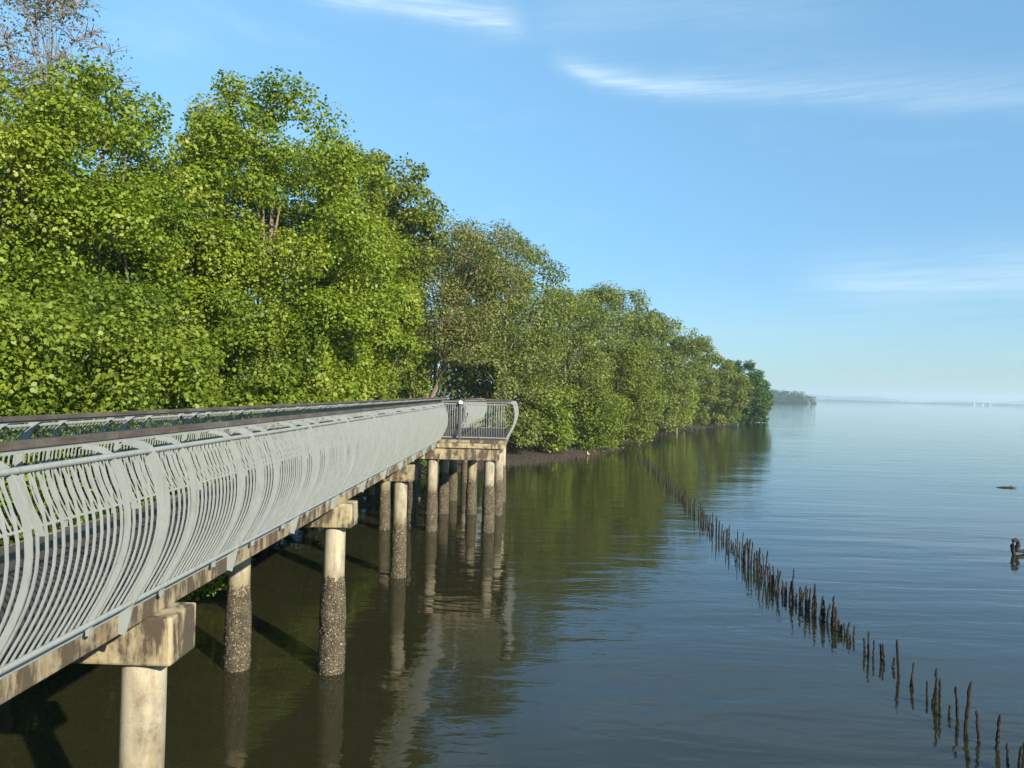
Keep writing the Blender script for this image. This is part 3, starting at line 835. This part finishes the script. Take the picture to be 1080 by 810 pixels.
def wm(op, a, b=None, c=None, clamp=False):
    nd = N.new("ShaderNodeMath"); nd.operation = op; nd.use_clamp = clamp
    for i_, v in enumerate((a, b, c)):
        if v is None: continue
        if hasattr(v, "is_output"): Lk.new(v, nd.inputs[i_])
        else: nd.inputs[i_].default_value = v
    return nd.outputs[0]


tc = N.new("ShaderNodeTexCoord"); sp = N.new("ShaderNodeSeparateXYZ"); Lk.new(tc.outputs["Generated"], sp.inputs[0])
az = wm("ARCTAN2", sp.outputs[0], sp.outputs[1]); el = wm("ARCSINE", sp.outputs[2])
cmb = N.new("ShaderNodeCombineXYZ"); Lk.new(az, cmb.inputs[0]); Lk.new(el, cmb.inputs[1])


def wnoise(sx, sy, detail, rot=0.0, rough=0.6, dist=0.0):
    mp = N.new("ShaderNodeMapping"); mp.inputs["Scale"].default_value = (sx, sy, 1); mp.inputs["Rotation"].default_value = (0, 0, rot)
    Lk.new(cmb.outputs[0], mp.inputs["Vector"])
    nz = N.new("ShaderNodeTexNoise"); nz.inputs["Scale"].default_value = 1; nz.inputs["Detail"].default_value = detail
    nz.inputs["Roughness"].default_value = rough; nz.inputs["Distortion"].default_value = dist
    Lk.new(mp.outputs[0], nz.inputs["Vector"]); return nz.outputs["Fac"]


def azel(px, py):
    d = ray(px, py).normalized(); return math.atan2(d.x, d.y), math.asin(d.z)


warp = wm("MULTIPLY", wm("SUBTRACT", wnoise(7, 14, 4), 0.5), 0.030)
fibn = wnoise(7, 150, 7, 0.16, 0.7, 0.6)
fib = wm('MULTIPLY', wm('SUBTRACT', fibn, 0.28), 2.6, clamp=True)


def streak(p0, p1, p2, wid_up, wid_dn, soft0, soft1, amt):
    """cirrus band through three directions: el = quadratic in az"""
    A = np.array([azel(*p) for p in (p0, p1, p2)]); q = np.polyfit(A[:, 0], A[:, 1], 2)
    e = wm("ADD", wm("MULTIPLY", wm("ADD", wm("MULTIPLY", az, float(q[0])), float(q[1])), az), float(q[2]))
    d = wm("ADD", wm("SUBTRACT", el, e), warp)
    up = wm("MULTIPLY", wm("GREATER_THAN", d, 0.0), 1.0)
    wd = wm("ADD", wid_dn, wm("MULTIPLY", up, wid_up - wid_dn))
    g = wm("EXPONENT", wm("MULTIPLY", wm("POWER", wm("ABSOLUTE", wm("DIVIDE", d, wd)), 1.6), -1.0))

    def sm(a, b):
        mr = N.new("ShaderNodeMapRange"); mr.interpolation_type = "SMOOTHSTEP"
        mr.inputs["From Min"].default_value = a; mr.inputs["From Max"].default_value = b; Lk.new(az, mr.inputs["Value"]); return mr.outputs[0]
    g = wm("MULTIPLY", g, wm("MULTIPLY", sm(A[0, 0] - soft0[0], A[0, 0] + soft0[1]), wm("SUBTRACT", 1.0, sm(A[2, 0] - soft1[0], A[2, 0] + soft1[1]))))
    g = wm("MULTIPLY", g, wm("ADD", 0.22, wm("MULTIPLY", fib, 1.0)))
    return wm("MULTIPLY", g, amt)


bands = [streak((575, 64), (690, 90), (800, 97), 0.014, 0.011, (0.01, 0.06), (0.12, 0.06), 0.55),
         streak((720, 88), (900, 98), (1075, 104), 0.028, 0.014, (0.05, 0.15), (0.02, 0.2), 0.24),
         streak((335, -8), (450, 10), (548, 27), 0.024, 0.012, (0.05, 0.06), (0.03, 0.02), 0.55),
         streak((560, 15), (680, 8), (900, 20), 0.03, 0.03, (0.05, 0.1), (0.15, 0.1), 0.12),
         streak((840, 300), (960, 302), (1090, 296), 0.035, 0.018, (0.04, 0.10), (0.01, 0.3), 0.34),
         streak((600, 330), (900, 350), (1200, 340), 0.05, 0.05, (0.1, 0.3), (0.01, 0.3), 0.12)]
tot = bands[0]
for b_ in bands[1:]: tot = wm("ADD", tot, b_)
# loose cirrus elsewhere in the sky
cz = wnoise(2.2, 9, 5, 0.2, 0.6, 0.5)
mr = N.new("ShaderNodeMapRange"); mr.inputs["From Min"].default_value = 0.56; mr.inputs["From Max"].default_value = 0.8; mr.inputs["To Max"].default_value = 0.16
Lk.new(cz, mr.inputs["Value"]); tot = wm("ADD", tot, mr.outputs[0], clamp=True)
mx = N.new("ShaderNodeMix"); mx.data_type = "RGBA"; Lk.new(tot, mx.inputs[0]); 
cr_ = N.new("ShaderNodeValToRGB"); e_ = cr_.color_ramp.elements
e_[0].position = 0.0; e_[0].color = (0.43, 0.57, 0.69, 1); e_[1].position = 1.0; e_[1].color = (1.25, 1.58, 1.45, 1)
m_ = e_.new(0.30); m_.color = (0.60, 0.83, 0.95, 1)
Lk.new(wm("DIVIDE", el, 0.5, clamp=True), cr_.inputs[0])
tn = N.new("ShaderNodeMix"); tn.data_type = "RGBA"; tn.blend_type = "MULTIPLY"; tn.inputs[0].default_value = 1.0
Lk.new(sky.outputs[0], tn.inputs[6]); Lk.new(cr_.outputs[0], tn.inputs[7]); Lk.new(tn.outputs[2], mx.inputs[6]); mx.inputs[7].default_value = (5.0, 6.0, 6.6, 1)
Lk.new(mx.outputs[2], bg.inputs["Color"])

S.view_settings.view_transform = "Standard"; S.view_settings.look = "None"; S.view_settings.gamma = 1.0; S.view_settings.exposure = 1.28
S.view_settings.use_curve_mapping = False
S.render.engine = "CYCLES"
S.cycles.use_denoising = True
S.cycles.max_bounces = 6; S.cycles.diffuse_bounces = 3; S.cycles.glossy_bounces = 3; S.cycles.transmission_bounces = 3; S.cycles.volume_bounces = 1
S.cycles.caustics_reflective = False
